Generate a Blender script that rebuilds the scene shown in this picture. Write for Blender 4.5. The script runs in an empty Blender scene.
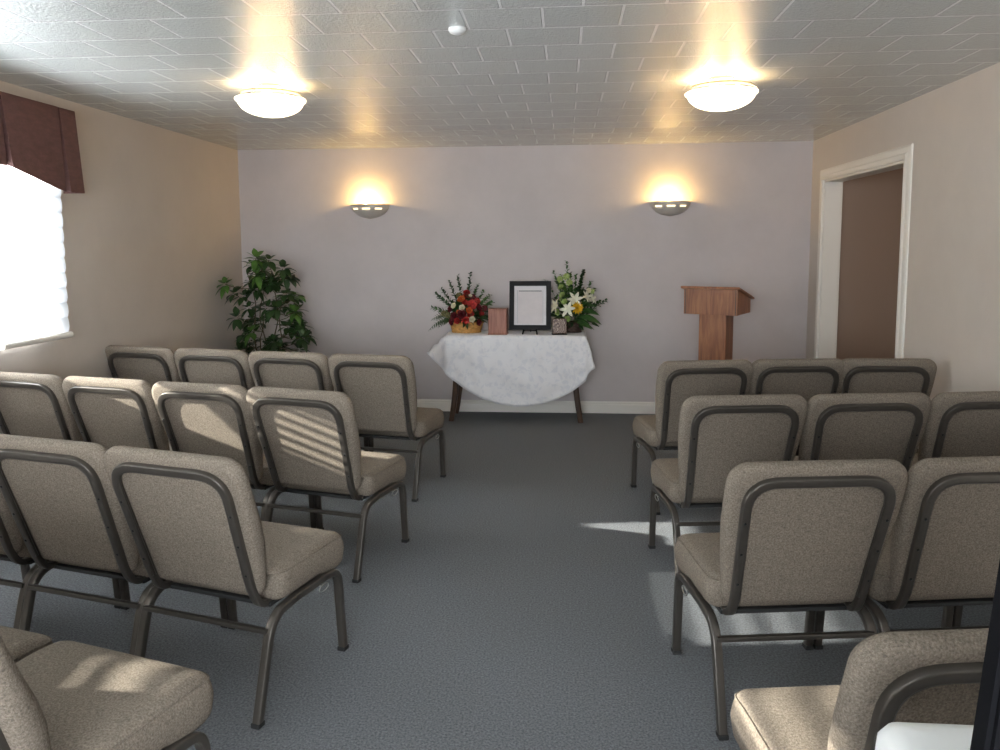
import bpy, bmesh, math, random
from mathutils import Vector, Matrix
random.seed(7)
R_ = math.radians
SC = bpy.context.scene
COL = SC.collection

# ------------------------------------------------------------------ camera
cam_data = bpy.data.cameras.new('camera')
cam = bpy.data.objects.new('camera', cam_data)
COL.objects.link(cam)
cam_data.sensor_fit = 'HORIZONTAL'
cam_data.sensor_width = 36.0
cam_data.lens = 36.0 * 780.0 / 1000.0
cam_data.shift_y = -0.05
cam_data.clip_start = 0.05
M3 = Matrix(((0.99656696, -0.0031294, 0.0827315),
             (0.08262884, 0.10004445, -0.99154606),
             (-0.00517389, 0.99497805, 0.09995958)))
cam.matrix_world = Matrix.Translation((0, 0, 1.52)) @ M3.to_4x4()
SC.camera = cam

# ------------------------------------------------------------------ world, sun, exposure
SC.view_settings.view_transform = 'Standard'
SC.view_settings.look = 'None'
SC.view_settings.gamma = 1.0
SC.view_settings.use_curve_mapping = False
SC.view_settings.exposure = 0.6

world = bpy.data.worlds.new('daylight')
SC.world = world
world.use_nodes = True
wn = world.node_tree
wn.nodes.clear()
wo = wn.nodes.new('ShaderNodeOutputWorld')
bg = wn.nodes.new('ShaderNodeBackground')
bg.inputs['Color'].default_value = (0.92, 0.95, 1.0, 1)
bg.inputs['Strength'].default_value = 20.0
wn.links.new(bg.outputs[0], wo.inputs[0])

SUN_DIR = Vector((1.0, 0.12, -0.335)).normalized()
sun_d = bpy.data.lights.new('sun', 'SUN')
sun_d.energy = 16.0
sun_d.angle = R_(0.6)
sun_d.color = (1.0, 0.95, 0.86)
sun = bpy.data.objects.new('sun', sun_d)
COL.objects.link(sun)
sun.location = (-8, 0, 6)
sun.rotation_euler = SUN_DIR.to_track_quat('-Z', 'Y').to_euler()

# ------------------------------------------------------------------ room numbers
XL, XR = -3.005, 2.14
YB, YF = 7.08, -1.9
H = 2.415
WT = 0.14            # wall thickness

def portal(name, loc, rot, sx, sy):
    d = bpy.data.lights.new(name, 'AREA')
    d.shape = 'RECTANGLE'; d.size = sx; d.size_y = sy
    d.cycles.is_portal = True
    o = bpy.data.objects.new(name, d); COL.objects.link(o)
    o.location = loc; o.rotation_euler = rot
portal('portal_left_near', (XL - WT - .02, 1.08, 1.6), (0, R_(-90), 0), 1.15, 1.0)
portal('portal_left_far', (XL - WT - .02, 3.44, 1.6), (0, R_(-90), 0), 1.15, 2.1)
portal('portal_back', (-0.4, YF - WT - .02, 1.45), (R_(90), 0, 0), 2.6, 1.3)

# ------------------------------------------------------------------ materials
def new_mat(name):
    m = bpy.data.materials.new(name)
    m.use_nodes = True
    nt = m.node_tree
    b = nt.nodes['Principled BSDF']
    return m, nt, b

def plain(name, col, rough=0.5, metal=0.0, spec=0.5, noise=0.0, scale=30.0, bump=0.0, bscale=None, coat=0.0, stretch=None):
    """principled material with an optional speckle of two tones and a bump"""
    m, nt, b = new_mat(name)
    b.inputs['Roughness'].default_value = rough
    b.inputs['Metallic'].default_value = metal
    b.inputs['Specular IOR Level'].default_value = spec
    b.inputs['Coat Weight'].default_value = coat
    b.inputs['Base Color'].default_value = (*col, 1)
    tc = nt.nodes.new('ShaderNodeTexCoord')
    mp = nt.nodes.new('ShaderNodeMapping')
    nt.links.new(tc.outputs['Object'], mp.inputs['Vector'])
    if stretch: mp.inputs['Scale'].default_value = stretch
    if noise > 0:
        n = nt.nodes.new('ShaderNodeTexNoise')
        n.inputs['Scale'].default_value = scale
        n.inputs['Detail'].default_value = 4
        n.inputs['Roughness'].default_value = .65
        nt.links.new(mp.outputs[0], n.inputs['Vector'])
        r = nt.nodes.new('ShaderNodeValToRGB')
        r.color_ramp.elements[0].position = .32
        r.color_ramp.elements[1].position = .68
        r.color_ramp.elements[0].color = (*[max(0, c * (1 - noise)) for c in col], 1)
        r.color_ramp.elements[1].color = (*[min(1, c * (1 + noise)) for c in col], 1)
        nt.links.new(n.outputs['Fac'], r.inputs['Fac'])
        nt.links.new(r.outputs['Color'], b.inputs['Base Color'])
    if bump > 0:
        n2 = nt.nodes.new('ShaderNodeTexNoise')
        n2.inputs['Scale'].default_value = bscale or scale
        n2.inputs['Detail'].default_value = 3
        nt.links.new(mp.outputs[0], n2.inputs['Vector'])
        bp = nt.nodes.new('ShaderNodeBump')
        bp.inputs['Strength'].default_value = bump
        bp.inputs['Distance'].default_value = .004
        nt.links.new(n2.outputs['Fac'], bp.inputs['Height'])
        nt.links.new(bp.outputs[0], b.inputs['Normal'])
    return m

def wood(name, c1, c2, rough=.4, axis=(14, 14, 1.2), scale=3.0):
    m, nt, b = new_mat(name)
    tc = nt.nodes.new('ShaderNodeTexCoord')
    mp = nt.nodes.new('ShaderNodeMapping')
    mp.inputs['Scale'].default_value = axis
    nt.links.new(tc.outputs['Object'], mp.inputs['Vector'])
    n = nt.nodes.new('ShaderNodeTexNoise')
    n.inputs['Scale'].default_value = scale
    n.inputs['Detail'].default_value = 6
    n.inputs['Distortion'].default_value = .8
    nt.links.new(mp.outputs[0], n.inputs['Vector'])
    r = nt.nodes.new('ShaderNodeValToRGB')
    r.color_ramp.elements[0].position = .35; r.color_ramp.elements[0].color = (*c1, 1)
    r.color_ramp.elements[1].position = .65; r.color_ramp.elements[1].color = (*c2, 1)
    nt.links.new(n.outputs['Fac'], r.inputs['Fac'])
    nt.links.new(r.outputs['Color'], b.inputs['Base Color'])
    b.inputs['Roughness'].default_value = rough
    return m

M = {}
M['wall'] = plain('wall_paint', (.56, .505, .50), .75, noise=.04, scale=3, bump=.25, bscale=160)
M['wall_side'] = plain('beige_wall_paint', (.56, .497, .445), .75, noise=.03, scale=3, bump=.25, bscale=160)
M['hall'] = plain('hall_paint', (.36, .262, .205), .8, bump=.2, bscale=160)
M['white'] = plain('white_trim_paint', (.76, .72, .66), .45)
M['carpet'] = plain('blue_grey_carpet', (.182, .190, .202), .95, spec=.1, noise=.46, scale=130, bump=.9, bscale=420)
M['fabric'] = plain('greige_weave', (.225, .186, .148), .9, spec=.15, noise=.42, scale=210, bump=.7, bscale=480)
M['frame'] = plain('pewter_enamel', (.095, .083, .072), .33, metal=.55, noise=.06, scale=20)
M['screw'] = plain('dark_screw', (.03, .03, .03), .4, metal=.6)
M['rubber'] = plain('black_rubber', (.02, .02, .02), .7)
M['wire'] = plain('zinc_wire', (.5, .5, .48), .3, metal=.9)
M['dark_wood'] = wood('dark_walnut', (.035, .018, .010), (.075, .036, .018), .35)
M['oak'] = wood('red_oak', (.20, .070, .028), (.38, .150, .060), .42)
M['urn'] = wood('cherry_wood', (.22, .075, .045), (.36, .14, .085), .4, axis=(22, 22, 2))
M['black'] = plain('black_frame_paint', (.010, .010, .011), .6, spec=.25)
M['black_matt'] = plain('black_matt', (.004, .004, .005), .8, spec=.08)
M['paper'] = plain('white_paper', (.72, .69, .70), .7)
M['paper2'] = plain('pale_print', (.66, .60, .60), .6, noise=.05, scale=9)
M['ink'] = plain('grey_ink', (.12, .12, .12), .7)
M['valance'] = plain('maroon_brocade', (.105, .044, .038), .75, noise=.22, scale=14, bump=.4, bscale=60, stretch=(1, 1, 2.5))
M['plastic'] = plain('white_plastic', (.85, .85, .84), .35)
M['pewter'] = plain('satin_greige_enamel', (.55, .50, .44), .45)
M['brass'] = plain('aged_metal', (.40, .34, .26), .35, metal=.7)
M['basket'] = plain('honey_wicker', (.50, .26, .07), .55, noise=.3, scale=40)
M['basket2'] = plain('dark_wicker', (.06, .032, .022), .6, noise=.4, scale=40)
M['leaf'] = plain('leaf_green', (.022, .055, .014), .42, noise=.45, scale=9)
M['leaf_l'] = plain('leaf_light_green', (.065, .15, .025), .42, noise=.3, scale=12)
M['leaf_m'] = plain('leaf_mid_green', (.05, .12, .03), .5, noise=.4, scale=25)
M['stem'] = plain('stem_brown', (.09, .07, .035), .7)
M['pot'] = plain('terracotta_glaze', (.10, .075, .06), .4)
M['soil'] = plain('potting_soil', (.03, .02, .014), .95, noise=.5, scale=80)
M['red'] = plain('petal_red', (.36, .025, .02), .6, noise=.3, scale=60)
M['burg'] = plain('petal_burgundy', (.12, .008, .014), .6, noise=.3, scale=60)
M['orange'] = plain('petal_orange', (.55, .12, .03), .6, noise=.3, scale=60)
M['coral'] = plain('petal_coral', (.60, .07, .06), .6, noise=.2, scale=60)
M['cream'] = plain('petal_cream', (.72, .66, .48), .6, noise=.08, scale=60)
M['yellow'] = plain('petal_yellow', (.78, .48, .02), .6, noise=.12, scale=60)
M['lime'] = plain('petal_lime', (.38, .48, .16), .6, noise=.2, scale=60)
M['petalw'] = plain('petal_white', (.74, .72, .58), .6, noise=.06, scale=60)
M['bark'] = plain('olive_bud', (.16, .15, .06), .6, noise=.3, scale=60)

def cloth_mat():
    m, nt, b = new_mat('white_damask')
    b.inputs['Roughness'].default_value = .5
    b.inputs['Sheen Weight'].default_value = .3
    tc = nt.nodes.new('ShaderNodeTexCoord')
    v = nt.nodes.new('ShaderNodeTexVoronoi'); v.inputs['Scale'].default_value = 22
    n = nt.nodes.new('ShaderNodeTexNoise'); n.inputs['Scale'].default_value = 9; n.inputs['Detail'].default_value = 4; n.inputs['Distortion'].default_value = 1.6
    nt.links.new(tc.outputs['Object'], n.inputs['Vector'])
    mx = nt.nodes.new('ShaderNodeMix'); mx.data_type = 'VECTOR'; mx.inputs['Factor'].default_value = .12
    nt.links.new(tc.outputs['Object'], mx.inputs['A']); nt.links.new(n.outputs['Color'], mx.inputs['B'])
    nt.links.new(mx.outputs['Result'], v.inputs['Vector'])
    r = nt.nodes.new('ShaderNodeValToRGB')
    r.color_ramp.elements[0].position = .42; r.color_ramp.elements[0].color = (.66, .65, .68, 1)
    r.color_ramp.elements[1].position = .52; r.color_ramp.elements[1].color = (.74, .72, .73, 1)
    mt = nt.nodes.new('ShaderNodeMath'); mt.operation = 'ADD'
    m2 = nt.nodes.new('ShaderNodeMath'); m2.operation = 'MULTIPLY'; m2.inputs[1].default_value = .45
    nt.links.new(v.outputs['Distance'], m2.inputs[0]); nt.links.new(m2.outputs[0], mt.inputs[0])
    m3 = nt.nodes.new('ShaderNodeMath'); m3.operation = 'MULTIPLY'; m3.inputs[1].default_value = .6
    nt.links.new(n.outputs['Fac'], m3.inputs[0]); nt.links.new(m3.outputs[0], mt.inputs[1])
    nt.links.new(mt.outputs[0], r.inputs['Fac'])
    nt.links.new(r.outputs['Color'], b.inputs['Base Color'])
    bp = nt.nodes.new('ShaderNodeBump'); bp.inputs['Strength'].default_value = .5; bp.inputs['Distance'].default_value = .006
    nt.links.new(n.outputs['Fac'], bp.inputs['Height']); nt.links.new(bp.outputs[0], b.inputs['Normal'])
    return m
M['cloth'] = cloth_mat()

def ceiling_mat():
    m, nt, b = new_mat('glossy_ceiling_tile')
    tc = nt.nodes.new('ShaderNodeTexCoord')
    mp = nt.nodes.new('ShaderNodeMapping'); mp.inputs['Location'].default_value = (.09, .03, 0)
    nt.links.new(tc.outputs['Object'], mp.inputs['Vector'])
    br = nt.nodes.new('ShaderNodeTexBrick')
    br.inputs['Scale'].default_value = 1.0
    br.inputs['Brick Width'].default_value = .308
    br.inputs['Row Height'].default_value = .279
    br.inputs['Mortar Size'].default_value = .007
    br.inputs['Mortar Smooth'].default_value = .25
    br.inputs['Bias'].default_value = 0
    br.inputs['Color1'].default_value = (.57, .59, .575, 1)
    br.inputs['Color2'].default_value = (.61, .63, .615, 1)
    br.inputs['Mortar'].default_value = (.90, .91, .90, 1)  # pale joints: light caught on the groove edges, put into the colour
    nt.links.new(mp.outputs[0], br.inputs['Vector'])
    nt.links.new(br.outputs['Color'], b.inputs['Base Color'])
    b.inputs['Roughness'].default_value = .10
    b.inputs['Specular IOR Level'].default_value = 1.0
    bp = nt.nodes.new('ShaderNodeBump'); bp.inputs['Strength'].default_value = 1; bp.inputs['Distance'].default_value = .012
    bp.invert = True
    nt.links.new(br.outputs['Fac'], bp.inputs['Height'])
    n = nt.nodes.new('ShaderNodeTexNoise'); n.inputs['Scale'].default_value = 90; n.inputs['Detail'].default_value = 4; n.inputs['Roughness'].default_value = .6
    nt.links.new(tc.outputs['Object'], n.inputs['Vector'])
    b2 = nt.nodes.new('ShaderNodeBump'); b2.inputs['Strength'].default_value = 1; b2.inputs['Distance'].default_value = .0045
    nt.links.new(n.outputs['Fac'], b2.inputs['Height'])
    nt.links.new(bp.outputs[0], b2.inputs['Normal'])
    nt.links.new(b2.outputs[0], b.inputs['Normal'])
    return m
M['ceiling'] = ceiling_mat()

def shade_mat(name, col, transl):
    m = bpy.data.materials.new(name); m.use_nodes = True
    nt = m.node_tree; nt.nodes.clear()
    o = nt.nodes.new('ShaderNodeOutputMaterial')
    d = nt.nodes.new('ShaderNodeBsdfDiffuse'); d.inputs['Color'].default_value = (*col, 1)
    t = nt.nodes.new('ShaderNodeBsdfTranslucent'); t.inputs['Color'].default_value = (*col, 1)
    mx = nt.nodes.new('ShaderNodeMixShader'); mx.inputs[0].default_value = transl
    nt.links.new(d.outputs[0], mx.inputs[1]); nt.links.new(t.outputs[0], mx.inputs[2])
    nt.links.new(mx.outputs[0], o.inputs[0])
    return m
M['shade'] = shade_mat('sheer_shade_fabric', (.86, .90, .95), .6)
M['slat'] = shade_mat('blind_slat', (.82, .82, .80), .15)

def emit(name, col, strength):
    m, nt, b = new_mat(name)
    b.inputs['Base Color'].default_value = (.8, .8, .78, 1)
    b.inputs['Emission Color'].default_value = (*col, 1)
    b.inputs['Emission Strength'].default_value = strength
    b.inputs['Roughness'].default_value = .25
    return m
M['bowl'] = emit('lit_glass_bowl', (1.0, .86, .62), 2.6)
M['bulb'] = emit('lit_bulb', (1.0, .64, .26), 20.0)
M['slot'] = emit('lit_slot', (1.0, .78, .45), 1.3)

def marble():
    m, nt, b = new_mat('brown_marbled_stone')
    tc = nt.nodes.new('ShaderNodeTexCoord')
    w = nt.nodes.new('ShaderNodeTexWave'); w.inputs['Scale'].default_value = 14; w.inputs['Distortion'].default_value = 22; w.inputs['Detail'].default_value = 3
    nt.links.new(tc.outputs['Object'], w.inputs['Vector'])
    r = nt.nodes.new('ShaderNodeValToRGB')
    r.color_ramp.elements[0].position = .5; r.color_ramp.elements[0].color = (.10, .055, .04, 1)
    r.color_ramp.elements[1].position = .92; r.color_ramp.elements[1].color = (.36, .25, .19, 1)
    nt.links.new(w.outputs['Fac'], r.inputs['Fac']); nt.links.new(r.outputs['Color'], b.inputs['Base Color'])
    b.inputs['Roughness'].default_value = .3
    return m
M['marble'] = marble()

def glass_mat():
    m = bpy.data.materials.new('window_glass'); m.use_nodes = True
    nt = m.node_tree; nt.nodes.clear()
    o = nt.nodes.new('ShaderNodeOutputMaterial')
    t = nt.nodes.new('ShaderNodeBsdfTransparent'); t.inputs['Color'].default_value = (.95, .97, .97, 1)
    g = nt.nodes.new('ShaderNodeBsdfGlossy'); g.inputs['Roughness'].default_value = .02
    mx = nt.nodes.new('ShaderNodeMixShader'); mx.inputs[0].default_value = .06
    nt.links.new(t.outputs[0], mx.inputs[1]); nt.links.new(g.outputs[0], mx.inputs[2]); nt.links.new(mx.outputs[0], o.inputs[0])
    return m
M['glass'] = glass_mat()

# ------------------------------------------------------------------ mesh helpers
def link(name, bm, mat, parent=None, smooth=False, autosmooth=None):
    me = bpy.data.meshes.new(name)
    bmesh.ops.recalc_face_normals(bm, faces=bm.faces[:])
    bm.to_mesh(me); bm.free()
    if isinstance(mat, (list, tuple)):
        for q in mat: me.materials.append(q)
    else: me.materials.append(mat)
    if smooth or autosmooth:
        for p in me.polygons: p.use_smooth = True
        if autosmooth:
            me.set_sharp_from_angle(angle=R_(autosmooth))
    o = bpy.data.objects.new(name, me)
    COL.objects.link(o)
    if parent: o.parent = parent
    return o

def tag(o, label, cat, group=None):
    o['label'] = label; o['category'] = cat
    if group: o['group'] = group
    return o

def thing(name, label, cat, loc=(0, 0, 0), rz=0, group=None):
    o = bpy.data.objects.new(name, None); COL.objects.link(o)
    o.empty_display_size = .05
    o.location = loc; o.rotation_euler = (0, 0, rz)
    return tag(o, label, cat, group)

def struct(o):
    o['kind'] = 'structure'; return o

def box(bm, x0, x1, y0, y1, z0, z1, bev=0, mat=None, seg=2):
    t = bmesh.new()
    bmesh.ops.create_cube(t, size=1)
    for v in t.verts:
        v.co = Vector(((x0 + x1) / 2 + v.co.x * (x1 - x0), (y0 + y1) / 2 + v.co.y * (y1 - y0), (z0 + z1) / 2 + v.co.z * (z1 - z0)))
    if bev: bmesh.ops.bevel(t, geom=t.edges[:], offset=bev, segments=seg, affect='EDGES', profile=.5)
    merge(bm, t, mat)

def merge(bm, t, mat=None):
    if mat is not None: bmesh.ops.transform(t, matrix=mat, verts=t.verts[:])
    vm = {v: bm.verts.new(v.co) for v in t.verts}
    for f in t.faces:
        try:
            nf = bm.faces.new([vm[v] for v in f.verts]); nf.material_index = f.material_index
        except ValueError: pass
    t.free()

def rsec(w, h, r=None, n=3):
    """rounded rectangle section, w x h"""
    r = r if r is not None else min(w, h) * .3
    pts = []
    for cx, cy, a0 in ((w/2-r, h/2-r, 0), (-w/2+r, h/2-r, 90), (-w/2+r, -h/2+r, 180), (w/2-r, -h/2+r, 270)):
        for k in range(n + 1):
            a = R_(a0 + 90 * k / n)
            pts.append((cx + r * math.cos(a), cy + r * math.sin(a)))
    return pts

def csec(r, n=8):
    return [(r * math.cos(2*math.pi*k/n), r * math.sin(2*math.pi*k/n)) for k in range(n)]

def fillet(path, r, n=5):
    """round the inner corners of a polyline"""
    P = [Vector(p) for p in path]; out = [P[0]]
    for i in range(1, len(P) - 1):
        rr = r[i] if isinstance(r, (list, tuple)) else r
        a, b, c = P[i-1], P[i], P[i+1]
        d1 = min(rr, (a-b).length * .48); d2 = min(rr, (c-b).length * .48)
        p0 = b + (a-b).normalized() * d1; p2 = b + (c-b).normalized() * d2
        for k in range(n + 1):
            t = k / n
            out.append(p0 * (1-t)**2 + b * 2*t*(1-t) + p2 * t*t)
    out.append(P[-1]); return out

def sweep(bm, path, sec, up=(0, 0, 1), closed=False, scale=None):
    P = [Vector(p) for p in path]; n = len(P); rings = []
    up = Vector(up)
    for i, p in enumerate(P):
        if closed: t = (P[(i+1) % n] - P[i-1]).normalized()
        else: t = (P[min(i+1, n-1)] - P[max(i-1, 0)]).normalized()
        s = t.cross(up)
        if s.length < 1e-4: s = t.cross(Vector((0, 1, 0)))
        s.normalize(); u = s.cross(t).normalized()
        k = scale[i] if scale else 1
        rings.append([bm.verts.new(p + s * a * k + u * b * k) for a, b in sec])
    m = len(sec)
    for i in range(n if closed else n - 1):
        A, B = rings[i], rings[(i+1) % n]
        for j in range(m):
            bm.faces.new((A[j], A[(j+1) % m], B[(j+1) % m], B[j]))
    if not closed:
        bm.faces.new(rings[0][::-1]); bm.faces.new(rings[-1])

def lathe(bm, prof, n=24, center=(0, 0, 0), a0=0, a1=360, cap=True):
    full = abs(a1 - a0) >= 360
    rings = []; c = Vector(center)
    cnt = n if full else n + 1
    for r, z in prof:
        if r < 1e-5: rings.append([bm.verts.new(c + Vector((0, 0, z)))]); continue
        rings.append([bm.verts.new(c + Vector((r * math.cos(R_(a0 + (a1-a0) * k / n)), r * math.sin(R_(a0 + (a1-a0) * k / n)), z))) for k in range(cnt)])
    for A, B in zip(rings, rings[1:]):
        for k in range(n):
            k2 = (k + 1) % cnt if full else k + 1
            a = [A[0]] if len(A) == 1 else [A[k], A[k2]]
            b = [B[0]] if len(B) == 1 else [B[k2], B[k]]
            if len(a) + len(b) >= 3: bm.faces.new(a + b)

def pillow(bm, outline, layers, fmap):
    """stack of inset copies of a closed outline; layers = (depth, inset); fmap maps (x, y, d) to space"""
    O = [Vector((p[0], p[1])) for p in outline]; n = len(O)
    nr = []
    for i in range(n):
        t = (O[(i+1) % n] - O[i-1]).normalized(); nr.append(Vector((-t.y, t.x)))   # inward for ccw outline
    rings = []
    for d, ins in layers:
        rings.append([bm.verts.new(fmap(*(O[i] + nr[i] * ins), d)) for i in range(n)])
    for A, B in zip(rings, rings[1:]):
        for j in range(n):
            bm.faces.new((A[j], A[(j+1) % n], B[(j+1) % n], B[j]))
    for ring, (d, ins), flip in ((rings[0], layers[0], True), (rings[-1], layers[-1], False)):
        prev = ring
        c = sum(O, Vector((0, 0))) / n
        for s in (.75, .5, .25):
            cur = [bm.verts.new(fmap(*(c + (O[i] + nr[i] * ins - c) * s), d)) for i in range(n)]
            for j in range(n):
                bm.faces.new((prev[j], prev[(j+1) % n], cur[(j+1) % n], cur[j]))
            prev = cur
        bm.faces.new(prev)

def rrect(x0, x1, y0, y1, r, n=5, sub=5):
    pts = []
    rr = r if isinstance(r, (list, tuple)) else (r, r, r, r)
    cs = [(x1, y1, rr[0], 0), (x0, y1, rr[1], 90), (x0, y0, rr[2], 180), (x1, y0, rr[3], 270)]
    sg = [(-1, -1), (1, -1), (1, 1), (-1, 1)]
    for (cx, cy, r_, a0), (sx, sy) in zip(cs, sg):
        for k in range(n + 1):
            a = R_(a0 + 90 * k / n)
            pts.append((cx + sx * r_ + r_ * math.cos(a), cy + sy * r_ + r_ * math.sin(a)))
    out = []
    for i, p in enumerate(pts):
        q = pts[(i+1) % len(pts)]; out.append(p)
        if math.dist(p, q) > .08:
            for k in range(1, sub): out.append((p[0] + (q[0]-p[0]) * k / sub, p[1] + (q[1]-p[1]) * k / sub))
    return out

# ------------------------------------------------------------------ the room
bm = bmesh.new(); box(bm, XL - .3, XR + 1.6, YF - .3, YB + .3, -.12, 0)
struct(link('floor', bm, M['carpet']))
bm = bmesh.new(); box(bm, XL - .3, XR + 1.6, YF - .3, YB + .3, H, H + .12)
struct(link('ceiling', bm, M['ceiling']))

def wall_panels(name, axis, a, thick, u0, u1, holes, mat, z1=H):
    """wall lying at coordinate a on axis 'x' or 'y', with rectangular holes (u0,u1,z0,z1)"""
    bm = bmesh.new()
    us = sorted({u0, u1, *[h[0] for h in holes], *[h[1] for h in holes]})
    for p, q in zip(us, us[1:]):
        hs = [h for h in holes if h[0] <= p + 1e-6 and h[1] >= q - 1e-6]
        spans = [(0, z1)] if not hs else [(0, hs[0][2]), (hs[0][3], z1)]
        for s, e in spans:
            if e - s < 1e-4: continue
            lo, hi = min(a, a + thick), max(a, a + thick)
            if axis == 'x': box(bm, lo, hi, p, q, s, e)
            else: box(bm, p, q, lo, hi, s, e)
    bmesh.ops.remove_doubles(bm, verts=bm.verts[:], dist=1e-5)
    return struct(link(name, bm, mat))

W1 = (2.42, 4.23, 1.03, 2.15)
W2 = (0.70, 1.65, 1.03, 2.15)
W3 = (-1.7, 0.9, .85, 2.1)
DR = (5.185, 6.74, 0.0, 2.048)
wall_panels('wall_left', 'x', XL, -WT, YF, YB, [W2, W1], M['wall_side'])
wall_panels('wall_right', 'x', XR, .13, YF, YB, [DR], M['wall_side'])
wall_panels('wall_far', 'y', YB, WT, XL - WT, XR + .13, [], M['wall'])
wall_panels('wall_rear', 'y', YF, -WT, XL - WT, XR + 1.6, [W3], M['wall'])
# hallway beyond the doorway
bm = bmesh.new(); box(bm, XR + 1.15, XR + 1.25, YF, YB, 0, H); box(bm, XR + .13, XR + 1.15, 4.2, 4.3, 0, H)
box(bm, XR + .13, XR + 1.25, YB, YB + WT, 0, H); box(bm, XR + .80, XR + 1.15, 6.72, YB, 0, H)
struct(link('wall_hallway', bm, M['hall']))

hl = bpy.data.lights.new('hallway_fill', 'POINT'); hl.energy = 7; hl.color = (1, .80, .62); hl.shadow_soft_size = .15  # unseen fill lamp, added to brighten the hall walls
ho = bpy.data.objects.new('hallway_fill', hl); COL.objects.link(ho); ho.location = (XR + .6, 5.2, 2.3)
# baseboards with a rounded upper bead
def baseboard(name, p0, p1, inward):
    bm = bmesh.new()
    p0, p1, w = Vector((*p0, 0)), Vector((*p1, 0)), Vector((*inward, 0))
    prof = [(0, 0), (.016, 0), (.016, .075), (.013, .082), (.009, .086), (.011, .092), (.009, .10), (.004, .108), (0, .108)]
    a = [bm.verts.new(p0 + w * d + Vector((0, 0, z))) for d, z in prof]
    b = [bm.verts.new(p1 + w * d + Vector((0, 0, z))) for d, z in prof]
    for i in range(len(prof)):
        j = (i + 1) % len(prof); bm.faces.new((a[i], a[j], b[j], b[i]))
    bm.faces.new(a[::-1]); bm.faces.new(b)
    return struct(link(name, bm, M['white']))
baseboard('baseboard_far', (XL, YB), (XR, YB), (0, -1))
baseboard('baseboard_left', (XL, YF), (XL, YB - .016), (1, 0))
baseboard('baseboard_right', (XR, YF), (XR, DR[0] - .097), (-1, 0))

# door casing and jamb lining
def casing():
    bm = bmesh.new()
    prof = [(0, 0), (.018, 0), (.022, .012), (.022, .03), (.015, .042), (.013, .075), (.008, .088), (0, .09)]  # (stand-off, distance outwards)
    y0, y1, z1 = DR[0], DR[1], DR[3]
    path = [((y0, 0), (-1, 0)), ((y0, z1), (-1, 1)), ((y1, z1), (1, 1)), ((y1, 0), (1, 0))]
    for sx, x in ((-1, XR), (1, XR + .13)):
        rings = []
        for (y, z), (dy, dz) in path:
            rings.append([bm.verts.new((x + sx * d, y + dy * (u + .004), z + dz * (u + .004) if dz else z)) for d, u in [(dd, uu) for dd, uu in prof]])
        for A, B in zip(rings, rings[1:]):
            for i in range(len(prof)):
                j = (i + 1) % len(prof); bm.faces.new((A[i], A[j], B[j], B[i]))
        bm.faces.new(rings[0]); bm.faces.new(rings[-1])
    struct(link('trim_1', bm, M['white']))
    bm = bmesh.new()
    box(bm, XR - .002, XR + .132, y1 - .012, y1 + .006, 0, z1, .002)
    box(bm, XR - .002, XR + .132, y0 - .006, y0 + .012, 0, z1, .002)
    box(bm, XR - .002, XR + .132, y0 + .012, y1 - .012, z1 - .014, z1 + .006, .002)
    struct(link('door_1', bm, M['white']))
casing()

# windows: frame, sash bars, glass
def window(name, axis, hole, a, thick, bars):
    u0, u1, z0, z1 = hole
    bm = bmesh.new()
    lo, hi = a + thick * .45, a + thick * .75
    lo, hi = min(lo, hi), max(lo, hi)
    def bx(p, q, s, e, l=lo, h=hi):
        if axis == 'x': box(bm, l, h, p, q, s, e, .003)
        else: box(bm, p, q, l, h, s, e, .003)
    f = .045
    bx(u0, u1, z0, z0 + f); bx(u0, u1, z1 - f, z1); bx(u0, u0 + f, z0 + f, z1 - f); bx(u1 - f, u1, z0 + f, z1 - f)
    for b in bars: bx(b - .025, b + .025, z0 + f, z1 - f)
    fr = struct(link(name, bm, M['white']))
    bm = bmesh.new()
    m = (lo + hi) / 2
    if axis == 'x': box(bm, m - .003, m + .003, u0 + f * .7, u1 - f * .7, z0 + f * .7, z1 - f * .7)
    else: box(bm, u0 + f * .7, u1 - f * .7, m - .003, m + .003, z0 + f * .7, z1 - f * .7)
    link('window_pane', bm, M['glass'], fr)
window('window_1', 'x', W1, XL, -WT, [3.29])
window('window_2', 'x', W2, XL, -WT, [])
window('window_3', 'y', W3, YF, -WT, [-.4])

# sheer shade with soft horizontal vanes (only its far end shows in the photograph)
def sheer_shade():
    t = thing('fabric_blind', 'translucent white fabric window blind with soft horizontal vanes glowing with daylight', 'window blind', (XL, 4.04, 1.0))
    y0, y1 = -.215, .345
    zb, zt, step = .03, 1.17, .0875
    bm = bmesh.new(); n = int((zt - zb) / step) + 1
    for i in range(n):
        z = zb + i * step
        prof = [(.061, -.004), (.067, .010), (.070, .030), (.069, .052), (.066, .075), (.062, .094)]
        rows = []
        for d, dz in prof:
            rows.append([bm.verts.new((d, y0 + (y1 - y0) * k / 12, z + dz)) for k in range(12)] + [bm.verts.new((d, y1 + .003 * math.sin(dz / .09 * math.pi), z + dz))])
        for A, B in zip(rows, rows[1:]):
            for k in range(12): bm.faces.new((A[k], A[k+1], B[k+1], B[k]))
    link('vanes', bm, M['shade'], t, smooth=True)
    bm = bmesh.new()
    sweep(bm, [(.064, y0 - .005, .012), (.064, y1 + .008, .012)], rsec(.05, .034, .014), up=(0, 0, 1))
    link('bottom_rail', bm, M['white'], t, autosmooth=40)
    bm = bmesh.new(); box(bm, .004, .092, y0, y1, 1.27, 1.33, .006)
    link('head_rail', bm, M['white'], t)
sheer_shade()

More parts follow.
